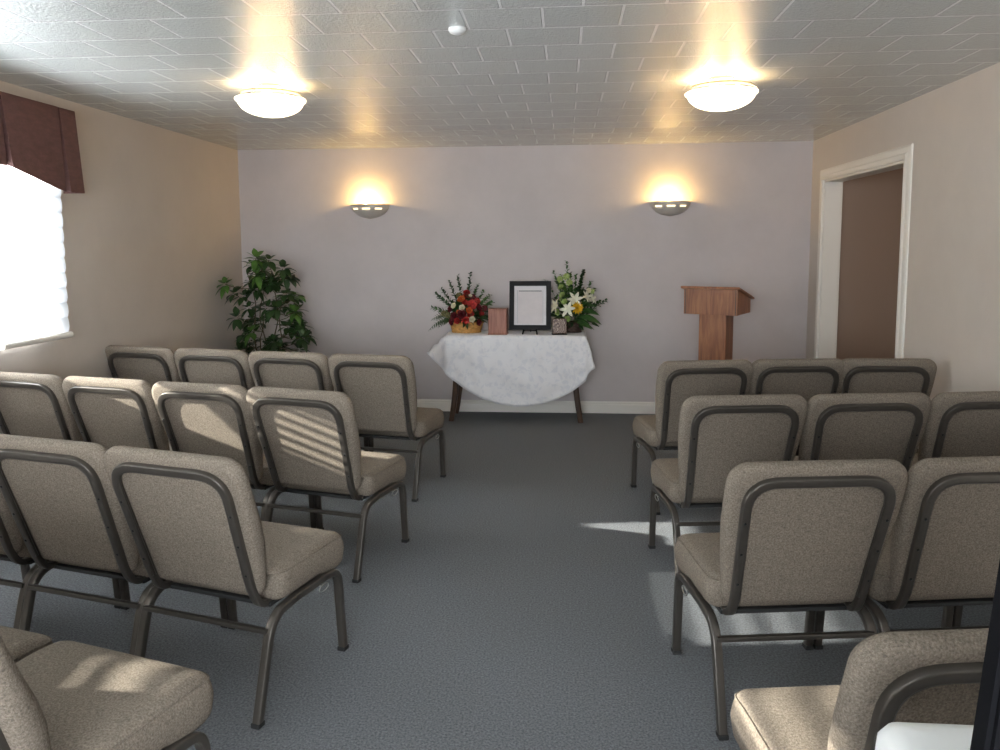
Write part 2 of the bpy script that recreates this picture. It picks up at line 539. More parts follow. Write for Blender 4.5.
# slatted blinds on the parts of the windows behind the frame edge
def slat_blind(y0, y1, spans, label, zlow=1.06, z1=2.18):
    t = thing('slatted_blind', label, 'window blind', (XL, (y0 + y1) / 2, 1.0))
    hw = (y1 - y0) / 2
    bm = bmesh.new(); z = zlow - 1.0; i = 0
    while z < z1 - 1.03:
        zz = z + 1.0; tilt = 62
        for lo_, hi_, tl in spans:
            if lo_ <= zz <= hi_: tilt = tl
        c, s = math.cos(R_(tilt)) * .03, math.sin(R_(tilt)) * .03
        v = [bm.verts.new((.05 + a * c + b[0], q, z + a * s + b[1])) for q in (-hw, hw) for a, b in ((-1, (0, 0)), (0, (0, .004)), (1, (0, 0)), (1, (0, -.002)), (0, (0, .001)), (-1, (0, -.002)))]
        for k in range(6): bm.faces.new((v[k], v[(k+1) % 6], v[6 + (k+1) % 6], v[6 + k]))
        bm.faces.new(v[:6][::-1]); bm.faces.new(v[6:])
        z += .052; i += 1
    link('slats', bm, M['slat'], t)
    bm = bmesh.new(); box(bm, .02, .08, -hw, hw, z1 - 1.04, z1 - .99, .004); link('head_rail', bm, M['white'], t)
    bm = bmesh.new(); box(bm, .03, .07, -hw, hw, zlow - 1.045, zlow - 1.025, .004); link('bottom_rail', bm, M['white'], t)
slat_blind(3.30, 3.81, [], 'white slatted blind raised a little off the sill beside the sheer shade', 1.27)
slat_blind(2.36, 3.28, [(1.15, 1.37, 4)], 'white slatted blind with open lower slats, outside the left frame edge', 1.05)
slat_blind(0.64, 1.70, [(1.0, 1.16, 4), (1.52, 1.85, 4)], 'white slatted blind on the window beside the nearest chairs, outside the frame', 1.08)

# valance: a flared fabric box with inverted pleats
def valance():
    t = thing('window_valance', 'maroon brocade fabric valance with inverted pleats hung above the window', 'valance', (XL, 3.6, 2.325))
    # plan path of the front, from near end to far end: (y, x outward from wall) ; pleats fold inwards
    def pleat(y): return [(y - .055, .12), (y - .010, .120), (y - .006, .096), (y + .006, .096), (y + .010, .12)]
    y_end = 4.47; y_near = .45
    pl = [1.40, 2.22, 3.03, 3.855, 4.325]
    path = [(y_near, .004), (y_near, .12)]
    for y in pl: path += pleat(y)
    path += [(y_end, .12), (y_end, .004)]
    bm = bmesh.new(); rows = []
    nz = 9
    for i in range(nz + 1):
        f = i / nz; row = []
        for (y, x) in path:
            # lower edge flares out and the pleats open
            xx = x + (.012 * f if x > .01 else 0)
            yy = y
            for p in pl:
                if abs(y - p) < .02: yy = p + (y - p) * (1 + 1.6 * f) + .03 * f
            if y == y_end: yy = y + .035 * f
            if y == y_near: yy = y - .03 * f
            seg = [q for q in [y_near] + pl[:-1] if q <= y + .03]
            ph_ = (y - seg[-1]) / (.83 if y > 1 else .95) if seg else 0
            zz = -(.375 + .10 * min(1, max(0, (y - 3.84) / .48))) * f
            if abs(x - .096) < .001: xx = x + .006 * f; zz += .012 * f
            row.append(bm.verts.new((xx, yy - 3.6, zz)))
        rows.append(row)
    for A, B in zip(rows, rows[1:]):
        for k in range(len(path) - 1): bm.faces.new((A[k], A[k+1], B[k+1], B[k]))
    o = link('pleated_skirt', bm, M['valance'], t)
    sm = o.modifiers.new('thick', 'SOLIDIFY'); sm.thickness = .006; sm.offset = 1
    bm = bmesh.new(); box(bm, .002, .112, y_near - 3.6 + .01, y_end - 3.6 - .01, -.022, -.004)
    link('mounting_board', bm, M['white'], t)
valance()

# ------------------------------------------------------------------ ceiling lights, sconces, smoke detector
def lamp_light(name, parent, loc, energy, col, size=.05, kind='POINT'):
    d = bpy.data.lights.new(name, kind); d.energy = energy; d.color = col
    if kind == 'POINT': d.shadow_soft_size = size
    o = bpy.data.objects.new(name, d); COL.objects.link(o); o.parent = parent; o.location = loc
    return o

def ceiling_lamp(loc, rz, label, bulbs):
    t = thing('ceiling_lamp', label, 'ceiling lamp', loc, rz, 'lit glass bowl ceiling lamps')
    bm = bmesh.new(); lathe(bm, [(0, 0), (.065, 0), (.068, -.012), (.05, -.024), (0, -.026)], 28)
    link('canopy', bm, M['brass'], t, autosmooth=40)
    bm = bmesh.new()
    prof = []
    for k in range(13):
        a = R_(90 * k / 12); prof.append((.178 * math.sin(a), -.172 + .085 * (1 - math.cos(a))))
    prof += [(.190, -.085), (.192, -.078), (.176, -.076), (.170, -.085)]
    for k in range(11, -1, -1):
        a = R_(90 * k / 12); prof.append((.170 * math.sin(a), -.165 + .080 * (1 - math.cos(a))))
    lathe(bm, prof, 40)
    link('glass_bowl', bm, M['bowl'], t, smooth=True)
    bm = bmesh.new(); lathe(bm, [(.150, -.048), (.160, -.043), (.163, -.052), (.156, -.060), (.150, -.048)], 40)
    link('metal_ring', bm, M['brass'], t, autosmooth=40)
    for k in range(3):
        a = R_(120 * k + 250)
        bm = bmesh.new()
        c, s = math.cos(a), math.sin(a)
        sweep(bm, [(c*.055, s*.055, -.016), (c*.15, s*.15, -.047), (c*.186, s*.186, -.066), (c*.189, s*.189, -.092)], rsec(.010, .004, .001), up=(0, 0, 1))
        link('clip', bm, M['pewter'], t)
    for k in range(bulbs):
        a = R_(360 * k / bulbs + 90 / bulbs)
        bm = bmesh.new()
        lathe(bm, [(0, -.03), (.016, -.027), (.022, -.012), (.018, .006), (.011, .014), (0, .016)], 14, (math.cos(a) * .085, math.sin(a) * .085, -.055))
        link('bulb', bm, M['bulb'], t, smooth=True)
    for s in (-1, 1):
        lamp_light('lamp_glow', t, (s * .09, 0, -.070), 2.0, (1.0, .64, .28), .02)
ceiling_lamp((-1.63, 4.31, H), R_(10), 'lit glass bowl ceiling lamp nearer the window', 3)
ceiling_lamp((.835, 4.385, H), R_(-35), 'lit glass bowl ceiling lamp nearer the doorway', 3)

def sconce(loc, label):
    t = thing('wall_sconce', label, 'wall lamp', loc, 0, 'half bowl wall sconces')
    # half bowl against the wall (bulges towards -y)
    prof = []
    for k in range(9):
        f = k / 8
        prof.append((.172 * max(0, 1 - f**2.0)**.62 + .008, -.125 * f))
    def shell(rs, z_off, skip):
        bm = bmesh.new(); rings = []
        N = 36
        for r, z in prof:
            rr = max(.004, r + rs)
            rings.append([bm.verts.new((rr * math.cos(math.pi * k / N), -rr * .78 * math.sin(math.pi * k / N), z + z_off)) for k in range(N + 1)])
        for i, (A, B) in enumerate(zip(rings, rings[1:])):
            for k in range(N):
                if skip and i == 2 and (8 <= k < 13 or 16 <= k < 21 or 24 <= k < 29): continue
                bm.faces.new((A[k], A[k+1], B[k+1], B[k]))
        return bm
    o = link('bowl', shell(0, 0, True), M['pewter'], t, smooth=True)
    sm = o.modifiers.new('thick', 'SOLIDIFY'); sm.thickness = .004; sm.offset = -1
    bm = bmesh.new(); rings = []
    for r, z in ((.168, -.020), (.152, -.060)):
        rings.append([bm.verts.new((r * math.cos(math.pi * k / 36), -r * .78 * math.sin(math.pi * k / 36), z)) for k in range(6, 31)])
    for k in range(24): bm.faces.new((rings[0][k], rings[0][k+1], rings[1][k+1], rings[1][k]))
    link('slot_diffuser', bm, M['slot'], t)
    bm = bmesh.new()
    sweep(bm, [(.177 * math.cos(math.pi * k / 24), -.177 * .78 * math.sin(math.pi * k / 24), 0) for k in range(25)], csec(.004, 6))
    link('rim', bm, M['pewter'], t, smooth=True)
    bm = bmesh.new(); box(bm, -.05, .05, -.012, .002, -.10, -.02, .004); link('back_plate', bm, M['pewter'], t)
    bm = bmesh.new(); lathe(bm, [(0, -.045), (.014, -.045), (.014, -.02), (.020, 0), (.024, .018), (.018, .034), (0, .042)], 16, (-.02, -.080, -.030))
    link('bulb', bm, M['bulb'], t, smooth=True)
    lamp_light('sconce_glow', t, (-.02, -.095, .036), 5.0, (1.0, .64, .20), .02)
sconce((-1.775, YB, 1.905), 'half bowl wall sconce glowing upward, above the potted plant side')
sconce((.925, YB, 1.905), 'half bowl wall sconce glowing upward, above the wooden lectern')

bm = bmesh.new(); lathe(bm, [(0, 0), (.036, 0), (.037, -.008), (.031, -.018), (.020, -.023), (.008, -.026), (0, -.026)], 28)
o = link('smoke_detector', bm, M['plastic'], None, autosmooth=40); o.location = (-.445, 3.29, H)
tag(o, 'small round white smoke detector on the tiled ceiling', 'smoke detector')

# ------------------------------------------------------------------ the stacking chair
def make_chair():
    t = thing('banquet_chair', '', 'chair')
    # seat cushion with a rolled front
    bm = bmesh.new()
    ol = rrect(-.262, .262, -.125, .292, (.045, .045, .05, .05), 5, 7)
    def smap(x, y, d):
        f = max(0, (y - .12) / .17)                      # 0..1 towards the front roll
        lo = .352 - .022 * math.sin(min(1, f) * math.pi * .9)
        hi = .462 + .006 * math.sin(min(1, f) * math.pi) - .010 * min(1, f)**3
        u = (x / .262)**2
        w = max(0, (y + .125) / .415)
        dome = .010 * (1 - u) * math.sin(min(1, w) * math.pi) if d > .9 else 0
        return Vector((x, y, lo + (hi - lo) * d + dome))
    pillow(bm, ol, [(0, .03), (.02, .012), (.12, .002), (.30, -.002), (.5, -.005), (.7, -.001), (.86, .006), (.96, .018), (1, .036)], smap)
    seat = link('seat', bm, M['fabric'], t, smooth=True)
    # welt seam of the seat
    bm = bmesh.new()
    pts = [smap(x, y, .86) for x, y in ol]
    pts = [p + Vector((0, 0, .001)) for p in [smap(*(Vector(o_) * 1), .86) for o_ in ol]]
    c = Vector((0, .083, 0))
    pts = [Vector((c.x + (p.x - c.x) * .982, c.y + (p.y - c.y) * .982, p.z)) for p in pts]
    sweep(bm, pts, csec(.0028, 5), closed=True)
    link('welt', bm, M['fabric'], seat, smooth=True)
    # back cushion: outline in (x, s), s along the leaning back
    bm = bmesh.new()
    ob = rrect(-.270, .270, 0.018, .530, (.062, .062, .045, .045), 6, 6)
    A0 = Vector((0, -.170, .372)); lean = math.atan2(.158, .48)
    dv = Vector((0, -math.sin(lean), math.cos(lean))); fw = Vector((0, math.cos(lean), math.sin(lean)))
    def bmap(x, s, d):
        w = 1 - .16 * (1 - min(1, s / .36))              # slimmer towards the seat
        th = .056 + .020 * math.exp(-((s - .22) / .11)**2)
        if s < .14: th *= .50 + .50 * max(0, s / .14)
        bulge = 0
        if d > .95: bulge = .012 * (1 - (x / .270)**2)
        return A0 + Vector((x * w, 0, 0)) + dv * s + fw * (d * th + bulge)
    pillow(bm, ob, [(.0, .030), (.02, .016), (.12, .004), (.35, -.003), (.6, -.003), (.82, .004), (.95, .018), (1, .036)], bmap)
    back = link('backrest', bm, M['fabric'], t, smooth=True)
    # back frame: arch that curls under the seat
    def bp(x, s, off=-.008): return A0 + Vector((x, 0, 0)) + dv * s + fw * off
    L = [Vector((-.206, -.09, .352)), Vector((-.205, -.155, .350)), bp(-.203, .040), bp(-.221, .488), bp(.221, .488), bp(.203, .040), Vector((.205, -.155, .350)), Vector((.206, -.09, .352))]
    P = fillet(L, [0, .035, .05, .095, .095, .05, .035, 0], 8)
    bm = bmesh.new()
    # section: wide in the plane of the back, flat towards the rear
    n = len(P); rings = []
    sec = rsec(.0275, .022, .004, 3)
    for i, p in enumerate(P):
        tg = (P[min(i+1, n-1)] - P[max(i-1, 0)]).normalized()
        # normal blends from rear-facing to downward at the curled ends
        nrm = -fw if p.z > .42 else (-fw).lerp(Vector((0, 0, -1)), min(1, (.42 - p.z) / .07)).normalized()
        nrm = (nrm - tg * nrm.dot(tg)).normalized(); sd = tg.cross(nrm).normalized()
        rings.append([bm.verts.new(p + sd * a + nrm * b) for a, b in sec])
    for A, B in zip(rings, rings[1:]):
        for j in range(len(sec)): bm.faces.new((A[j], A[(j+1) % len(sec)], B[(j+1) % len(sec)], B[j]))
    bm.faces.new(rings[0][::-1]); bm.faces.new(rings[-1])
    bf = link('back_frame', bm, M['frame'], t, smooth=True)
    # raised bead along the inner side of the arch
    bm = bmesh.new()
    L2 = [bp(-.193, .05, -.012), bp(-.210, .477, -.012), bp(.210, .477, -.012), bp(.193, .05, -.012)]
    sweep(bm, fillet(L2, .086, 7), csec(.0065, 6), up=(0, 1, 0))
    link('bead', bm, M['frame'], bf, smooth=True)
    for sx in (-1, 1):
        for s in (.12, .235, .35):
            bm = bmesh.new()
            lathe(bm, [(0, 0), (.0048, 0), (.0042, .0022), (0, .003)], 10)
            o = link('screw', bm, M['screw'], bf, smooth=True)
            q = (-fw).to_track_quat('Z', 'Y')
            o.matrix_local = Matrix.Translation(bp(sx * (.2035 + .0175 * s / .474), s, -.0190)) @ q.to_matrix().to_4x4()
    # legs and side rails
    sec = rsec(.027, .030, .006, 3)
    for sx in (-1, 1):
        for fr in (1, -1):
            if fr == 1: path = [(sx*.2535, .258, .012), (sx*.2535, .232, .325), (sx*.2535, .14, .334)]
            else: path = [(sx*.2535, -.252, .012), (sx*.2535, -.165, .325), (sx*.2535, -.03, .336)]
            bm = bmesh.new(); sweep(bm, fillet(path, [0, .06 if fr == 1 else .075, 0], 7), sec, up=(1, 0, 0))
            lg = link('leg', bm, M['frame'], t, autosmooth=45)
            bm = bmesh.new(); p = path[0]
            box(bm, p[0] - .016, p[0] + .016, p[1] - .017, p[1] + .017, 0, .016, .003)
            link('foot_cap', bm, M['rubber'], lg)
        bm = bmesh.new(); sweep(bm, [(sx*.2535, -.04, .336), (sx*.2535, .15, .334)], sec, up=(1, 0, 0))
        link('side_rail', bm, M['frame'], t, autosmooth=45)
        # linking hook
        bm = bmesh.new()
        ring = [(sx * .2675, .12 + .030 * math.cos(2*math.pi*k/14), .306 + .013 * math.sin(2*math.pi*k/14)) for k in range(14)]
        sweep(bm, ring, csec(.0022, 5), up=(1, 0, 0), closed=True)
        sweep(bm, [(sx*.240, .10, .324), (sx*.2675, .10, .318)], csec(.003, 5))
        link('linking_hook', bm, M['wire'], t, smooth=True)
    bm = bmesh.new(); sweep(bm, [(-.2535, -.185, .285), (.2535, -.185, .285)], rsec(.020, .016, .003, 2))
    link('stretcher', bm, M['frame'], t, autosmooth=45)
    bm = bmesh.new(); sweep(bm, [(-.2535, .16, .334), (.2535, .16, .334)], rsec(.022, .022, .003, 2))
    link('cross_bar', bm, M['frame'], t, autosmooth=45)
    bm = bmesh.new(); box(bm, -.225, .225, -.13, .21, .338, .352, .003)
    link('seat_pan', bm, M['rubber'], t)
    return t

def copy_tree(o, parent=None):
    c = o.copy(); COL.objects.link(c); c.parent = parent
    for ch in o.children: copy_tree(ch, c)
    return c

chair0 = make_chair(); used = [False]
def place_chair(x, y, deg, label, group):
    c = copy_tree(chair0) if used[0] else chair0
    used[0] = True
    c.location = (x, y, 0); c.rotation_euler = (0, 0, R_(deg))
    c['label'] = label; c['group'] = group
    return c
def row(px, py, side, angles, labels, group, pitch=.543, yoff=0):
    """px, py = aisle-side front foot; side +1 runs towards +x from it, -1 towards -x"""
    P = Vector((px, py))
    for i, (a, lb) in enumerate(zip(angles, labels)):
        c, s = math.cos(R_(a)), math.sin(R_(a))
        ux, uy = Vector((c, s)), Vector((-s, c))
        ctr = P + ux * side * .258 - uy * .2555
        place_chair(ctr.x, ctr.y, a, lb, group)
        P = P + ux * side * pitch
PL = []
todo = []
todo.append((-.798, 5.003, -1, (-10.5, -11, -11, -12), ['padded chair at the aisle end of the front left row', 'padded chair second from the aisle in the front left row', 'padded chair third from the aisle in the front left row', 'padded chair against the window wall in the front left row'], 'front left row of padded chairs'))
todo.append((-.816, 3.854, -1, (-14, -12.5, -13, -13.5), ['padded chair with slatted sunlight on its back, aisle end of second left row', 'padded chair second from the aisle in the second left row', 'padded chair third from the aisle in the second left row', 'padded chair against the window wall in the second left row'], 'second left row of padded chairs'))
todo.append((-.832, 2.764, -1, (-15.5, -14, -13), ['padded chair at the aisle end of the third left row, seen whole', 'padded chair next to the aisle chair in the third left row', 'padded chair mostly cut by the left frame edge in the third left row'], 'third left row of padded chairs'))
todo.append((-.888, 1.785, -1, (-16, -14), ['nearest padded chair at lower left, its seat corner in sunlight', 'padded chair at the bottom left frame corner, only its seat corner seen'], 'nearest left row of padded chairs'))
todo.append((.434, 4.868, 1, (10, 7, 1), ['padded chair at the aisle end of the front right row, before the lectern', 'middle padded chair of the front right row', 'padded chair by the right wall in the front right row'], 'front right row of padded chairs'))
todo.append((.438, 3.861, 1, (7.5, 7.5, 8), ['padded chair at the aisle end of the second right row with sunlit side', 'middle padded chair of the second right row', 'padded chair at the right frame edge in the second right row'], 'second right row of padded chairs'))
todo.append((.416, 2.832, 1, (8, 9, 11), ['padded chair at the aisle end of the third right row, its back seen whole', 'padded chair cut by the right frame edge in the third right row', 'padded chair outside the right edge in the third right row, legs showing'], 'third right row of padded chairs'))
todo.append((.408, 1.81, 1, (8,), ['nearest padded chair at lower right, sunlit, with a close view of its weave'], 'nearest right row of padded chairs'))
for a in todo: row(*a, pitch=.553 if a[1] == 4.868 else .543)

# ------------------------------------------------------------------ memorial table and cloth
TX0, TX1, TY0, TY1, TZ = -1.03, .18, 6.63, 7.03, .757
t = thing('console_table', 'dark wooden table with curved legs under the white cloth', 'table', ((TX0+TX1)/2, (TY0+TY1)/2, 0))
hx, hy = (TX1-TX0)/2, (TY1-TY0)/2
bm = bmesh.new(); box(bm, -hx, hx, -hy, hy, TZ - .025, TZ, .004); link('tabletop', bm, M['dark_wood'], t)
bm = bmesh.new()
box(bm, -hx+.05, hx-.05, -hy+.02, -hy+.04, TZ-.11, TZ-.025); box(bm, -hx+.05, hx-.05, hy-.04, hy-.02, TZ-.11, TZ-.025)
box(bm, -hx+.03, -hx+.05, -hy+.02, hy-.02, TZ-.11, TZ-.025); box(bm, hx-.05, hx-.03, -hy+.02, hy-.02, TZ-.11, TZ-.025)
link('apron', bm, M['dark_wood'], t)
for sx in (-1, 1):
    for sy in (-1, 1):
        bm = bmesh.new()
        pts = []; sc = []
        for k in range(11):
            f = k / 10
            pts.append((sx * (hx - .085 + .045 * f**2.2 - .012 * math.sin(f * math.pi)), sy * (hy - .04 + .0 * f), (TZ - .025) * (1 - f)))
            sc.append(1.2 - .35 * f)
        sweep(bm, pts, rsec(.050, .042, .006, 2), up=(0, 1, 0), scale=sc)
        link('leg', bm, M['dark_wood'], t, autosmooth=45)

def table_cloth():
    bm = bmesh.new()
    cx, cy, R = -.385, (TY0 + TY1) / 2 - .0, .815
    nr, na = 34, 132
    rnd = random.Random(3)
    ph = [rnd.uniform(0, 6.28) for _ in range(8)]
    x0, x1, y0, y1 = TX0 - .004, TX1 + .004, TY0 - .006, TY1 + .004
    def place(x, y):
        qx, qy = min(max(x, x0), x1), min(max(y, y0), y1)
        dx, dy = x - qx, y - qy
        d = math.hypot(dx, dy)
        z = TZ + .005
        if d < 1e-6: return Vector((x, y, z))
        nx, ny = dx / d, dy / d
        corner = min(abs(nx), abs(ny)) * 1.414
        fl = .05 + .78 * corner**1.1 * (1.0 if x < cx else .42)
        if abs(ny) < .02: fl = .30 if x < cx else .12
        if ny > .3: fl *= .12
        h = d * fl
        wr = .010 * math.sin(x * 17 + d * 6 + ph[0]) + .007 * math.sin(x * 31 - d * 17 + ph[1]) + .006 * math.sin(x * 9 + d * 29 + ph[2])
        wr *= min(1, d / .12)
        if ny > 0: wr *= .0
        drop = d * math.sqrt(1 - min(.95, fl)**2)
        p = Vector((qx + nx * (h + wr * .6), qy + ny * (h) + (-abs(wr) if ny < 0 else 0), z - drop))
        if p.y > YB - .012: p.y = YB - .012
        if p.z < .12: p.z = .12
        return p
    # grid in cloth space (square), trimmed to the round outline by radial stretching
    rings = []
    for i in range(nr + 1):
        f = i / nr; ring = []
        for k in range(na):
            a = 2 * math.pi * k / na
            Ra = R + .085 * math.exp(-((a - math.radians(197)) / .36)**2) + .085 * math.exp(-((a - math.radians(341)) / .26)**2) + .03 * math.exp(-((a - math.radians(90)) / .6)**2)
            ring.append(place(cx + Ra * f * math.cos(a), cy + Ra * f * math.sin(a)) if i else None)
        rings.append(ring)
    c = bm.verts.new(place(cx, cy)); prev = [c] * na
    vr = [[bm.verts.new(p) for p in ring] for ring in rings[1:]]
    for k in range(na): bm.faces.new((c, vr[0][k], vr[0][(k+1) % na]))
    for A, B in zip(vr, vr[1:]):
        for k in range(na): bm.faces.new((A[k], A[(k+1) % na], B[(k+1) % na], B[k]))
    o = link('tablecloth', bm, M['cloth'], None, smooth=True)
    tag(o, 'round white damask tablecloth hanging in an arc over the table', 'tablecloth')
    s = o.modifiers.new('thick', 'SOLIDIFY'); s.thickness = .002; s.offset = 1
table_cloth()
CZ = TZ + .0075     # top of the cloth

# ------------------------------------------------------------------ framed paper on its little easel
t = thing('picture_frame', 'black framed white printed sheet standing on a small easel', 'picture frame', (-.300, 6.72, CZ))
tilt = Matrix.Rotation(R_(-9), 4, 'X')
def fr_obj(name, bm, mat, **k):
    bmesh.ops.transform(bm, matrix=Matrix.Translation((0, 0, .036)) @ tilt, verts=bm.verts[:])
    return link(name, bm, mat, t, **k)
bm = bmesh.new()
w, h, f = .181, .425, .042
box(bm, -w, w, -.010, .012, 0, f, .003); box(bm, -w, w, -.010, .012, h - f, h, .003)
box(bm, -w, -w + f, -.0095, .012, f, h - f, .003); box(bm, w - f, w, -.0095, .012, f, h - f, .003)
fr_obj('frame', bm, M['black'])
bm = bmesh.new(); box(bm, -w + .03, w - .03, .002, .008, .03, h - .03); mat_o = fr_obj('mat_board', bm, M['paper'])
def sub(name, bm, mat):
    bmesh.ops.transform(bm, matrix=Matrix.Translation((0, 0, .036)) @ tilt, verts=bm.verts[:])
    return link(name, bm, mat, mat_o)
bm = bmesh.new(); box(bm, -.105, .105, .000, .0022, .055, .345); sub('printed_sheet', bm, M['paper2'])
bm = bmesh.new()
# heading: a row of small unreadable strokes, and thin ruled border at both sides
for k in range(26):
    x = -.098 + k * .0076
    box(bm, x, x + .0060, -.0012, .0003, .334, .343)
for x in (-.112, .110): box(bm, x, x + .0018, -.0012, .0024, .055, .345)
sub('heading_print', bm, M['ink'])
bm = bmesh.new()
for sx in (-1, 1):
    sweep(bm, [(sx*.048, .06, .30), (sx*.055, .015, .030), (sx*.058, -.012, .022), (sx*.062, -.036, .006)], rsec(.016, .012, .002, 2), up=(1, 0, 0))
    sweep(bm, [(sx*.058, .006, .030), (sx*.058, -.026, .030), (sx*.058, -.028, .044)], rsec(.008, .006, .002, 2), up=(1, 0, 0))
sweep(bm, [(0, .06, .30), (0, .15, .004)], rsec(.010, .008, .002, 2), up=(1, 0, 0))
sweep(bm, [(-.050, .058, .29), (.050, .058, .29)], rsec(.010, .008, .002, 2))
sweep(bm, [(-.060, .006, .028), (.060, .006, .028)], rsec(.008, .008, .002, 2))
e = link('display_easel', bm, M['black_matt'], None)
e.location = (-.300, 6.72, CZ)
tag(e, 'small black tabletop easel holding the framed sheet', 'easel')

# ------------------------------------------------------------------ urn boxes
t = thing('keepsake_box', 'plain reddish wooden box standing between the red flowers and the frame', 'box', (-.575, 6.71, CZ), R_(-3))
bm = bmesh.new(); box(bm, -.080, .080, -.055, .055, .008, .216, .004); link('body', bm, M['urn'], t)
bm = bmesh.new(); box(bm, -.084, .084, -.059, .059, 0, .010, .003); link('plinth', bm, M['urn'], t)
bm = bmesh.new(); box(bm, -.084, .084, -.059, .059, .214, .226, .004); link('lid', bm, M['urn'], t)
t = thing('stone_keepsake', 'small brown marbled block in front of the green and white flowers', 'box', (-.046, 6.69, CZ), R_(6))
bm = bmesh.new(); box(bm, -.060, .060, -.03, .03, .008, .138, .006, Matrix.Rotation(R_(-5), 4, 'X')); link('block', bm, M['marble'], t)
bm = bmesh.new(); box(bm, -.064, .064, -.034, .036, 0, .010, .002); link('foot', bm, M['black'], t)

# ------------------------------------------------------------------ flowers
def leaf(bm, base, direction, length, width, droop=.25, fold=.25, roll=0, n=6, tip=1.0):
    d = Vector(direction).normalized()
    up = Vector((0, 0, 1))
    s = d.cross(up)
    if s.length < .05: s = Vector((1, 0, 0))
    s.normalize(); s = Matrix.Rotation(roll, 3, d) @ s
    nrm = s.cross(d).normalized()
    L, C, Rr = [], [], []
    for i in range(n + 1):
        f = i / n
        w = width * math.sin(math.pi * min(1, (f * .92 + .08))**.85) * .5 * tip + .0004
        p = Vector(base) + d * length * f - up * droop * length * f * f
        C.append(bm.verts.new(p))
        L.append(bm.verts.new(p + s * w + nrm * w * fold)); Rr.append(bm.verts.new(p - s * w + nrm * w * fold))
    for i in range(n):
        bm.faces.new((C[i], C[i+1], L[i+1], L[i])); bm.faces.new((Rr[i], Rr[i+1], C[i+1], C[i]))

def bloom(bm, c, direction, r, kind, rnd):
    """a flower head: 'rose' (cupped layers), 'lily' (six long petals), 'mum' (many short petals), 'ball' (cluster)"""
    c = Vector(c); q = Vector(direction).to_track_quat('Z', 'Y').to_matrix()
    def petal(az, el, L, W, cup, base_off=0.0):
        u = Vector((math.cos(az), math.sin(az), 0)); s = Vector((-math.sin(az), math.cos(az), 0))
        rows = []
        for i in range(5):
            f = i / 4
            e = el + cup * f
            p = u * (L * f * math.cos(el + cup * f * .5) + base_off) + Vector((0, 0, 1)) * L * f * math.sin(el + cup * f * .5)
            w = W * math.sin(math.pi * (f * .8 + .14)) * .5
            rows.append([bm.verts.new(c + q @ (p + s * w * a + Vector((0, 0, 1)) * abs(a) * w * .22)) for a in (-1, 0, 1)])
        for A, B in zip(rows, rows[1:]):
            bm.faces.new((A[0], A[1], B[1], B[0])); bm.faces.new((A[1], A[2], B[2], B[1]))
    if kind == 'rose':
        for lay, (nn, el, L) in enumerate(((5, .25, 1.0), (5, .65, .95), (4, 1.0, .85), (3, 1.3, .7))):
            for k in range(nn): petal(2*math.pi*k/nn + lay*.6, el, r * L, r * 1.15 * L, .5)
    elif kind == 'lily':
        for k in range(6): petal(2*math.pi*k/6 + rnd.random()*.15, .35 if k % 2 else .5, r * 1.35, r * .55, -.35)
    elif kind == 'mum':
        for lay in range(5):
            for k in range(13): petal(2*math.pi*k/13 + lay*.23, .05 + .33*lay, r * (1 - .1*lay), r * .32, .35)
    else:
        for k in range(16):
            z = 1 - 1.5 * k / 15; a = k * 2.4; rr = math.sqrt(max(0, 1 - z*z))
            cc = c + q @ (Vector((rr*math.cos(a), rr*math.sin(a), z)) * r * .7)
            tb = bmesh.new(); bmesh.ops.create_icosphere(tb, subdivisions=1, radius=r*.34)
            merge(bm, tb, Matrix.Translation(cc))

def spike(t, base, tip, nleaf, L, mat, rnd, name='greenery_spray', w=.35):
    nleaf = int(nleaf * 1.8); w *= 1.15
    bm = bmesh.new()
    base, tip = Vector(base), Vector(tip); d = (tip - base)
    mid = (base + tip) / 2 + Vector((0, 0, .015))
    path = [base.lerp(mid, k/4) if k <= 4 else mid.lerp(tip, (k-4)/4) for k in range(9)]
    sweep(bm, path, csec(.0018, 5), up=(0, 1, .1))
    dn = d.normalized()
    for k in range(nleaf):
        f = .35 + .65 * k / (nleaf - 1)
        p = base.lerp(mid, f*2) if f < .5 else mid.lerp(tip, f*2 - 1)
        az = k * 2.4 + rnd.random()
        sd = dn.cross(Vector((math.cos(az), math.sin(az), .3))).normalized()
        dd = dn * .75 + sd * .8
        leaf(bm, p, dd, L * (1.15 - .6 * f), L * w, .15, .3, rnd.uniform(-.5, .5), 4)
    return link(name, bm, mat, t, smooth=True)

def fern(t, base, tip, n, L, mat, rnd):
    bm = bmesh.new(); base, tip = Vector(base), Vector(tip)
    pts = []
    for k in range(n + 1):
        f = k / n
        pts.append(base.lerp(tip, f) + Vector((0, 0, .05 * math.sin(f * math.pi))))
    sweep(bm, pts, csec(.0015, 4), up=(0, 1, .1))
    for k in range(1, n + 1):
        tg = (pts[k] - pts[k-1]).normalized(); s = tg.cross(Vector((0, -.8, .6))).normalized()
        l = L * math.sin(math.pi * (k / n * .8 + .15))
        for sg in (-1, 1): leaf(bm, pts[k], s * sg + tg * .6, l, l * .3, .15, .1, 0, 3)
    return link('fern_frond', bm, mat, t, smooth=True)

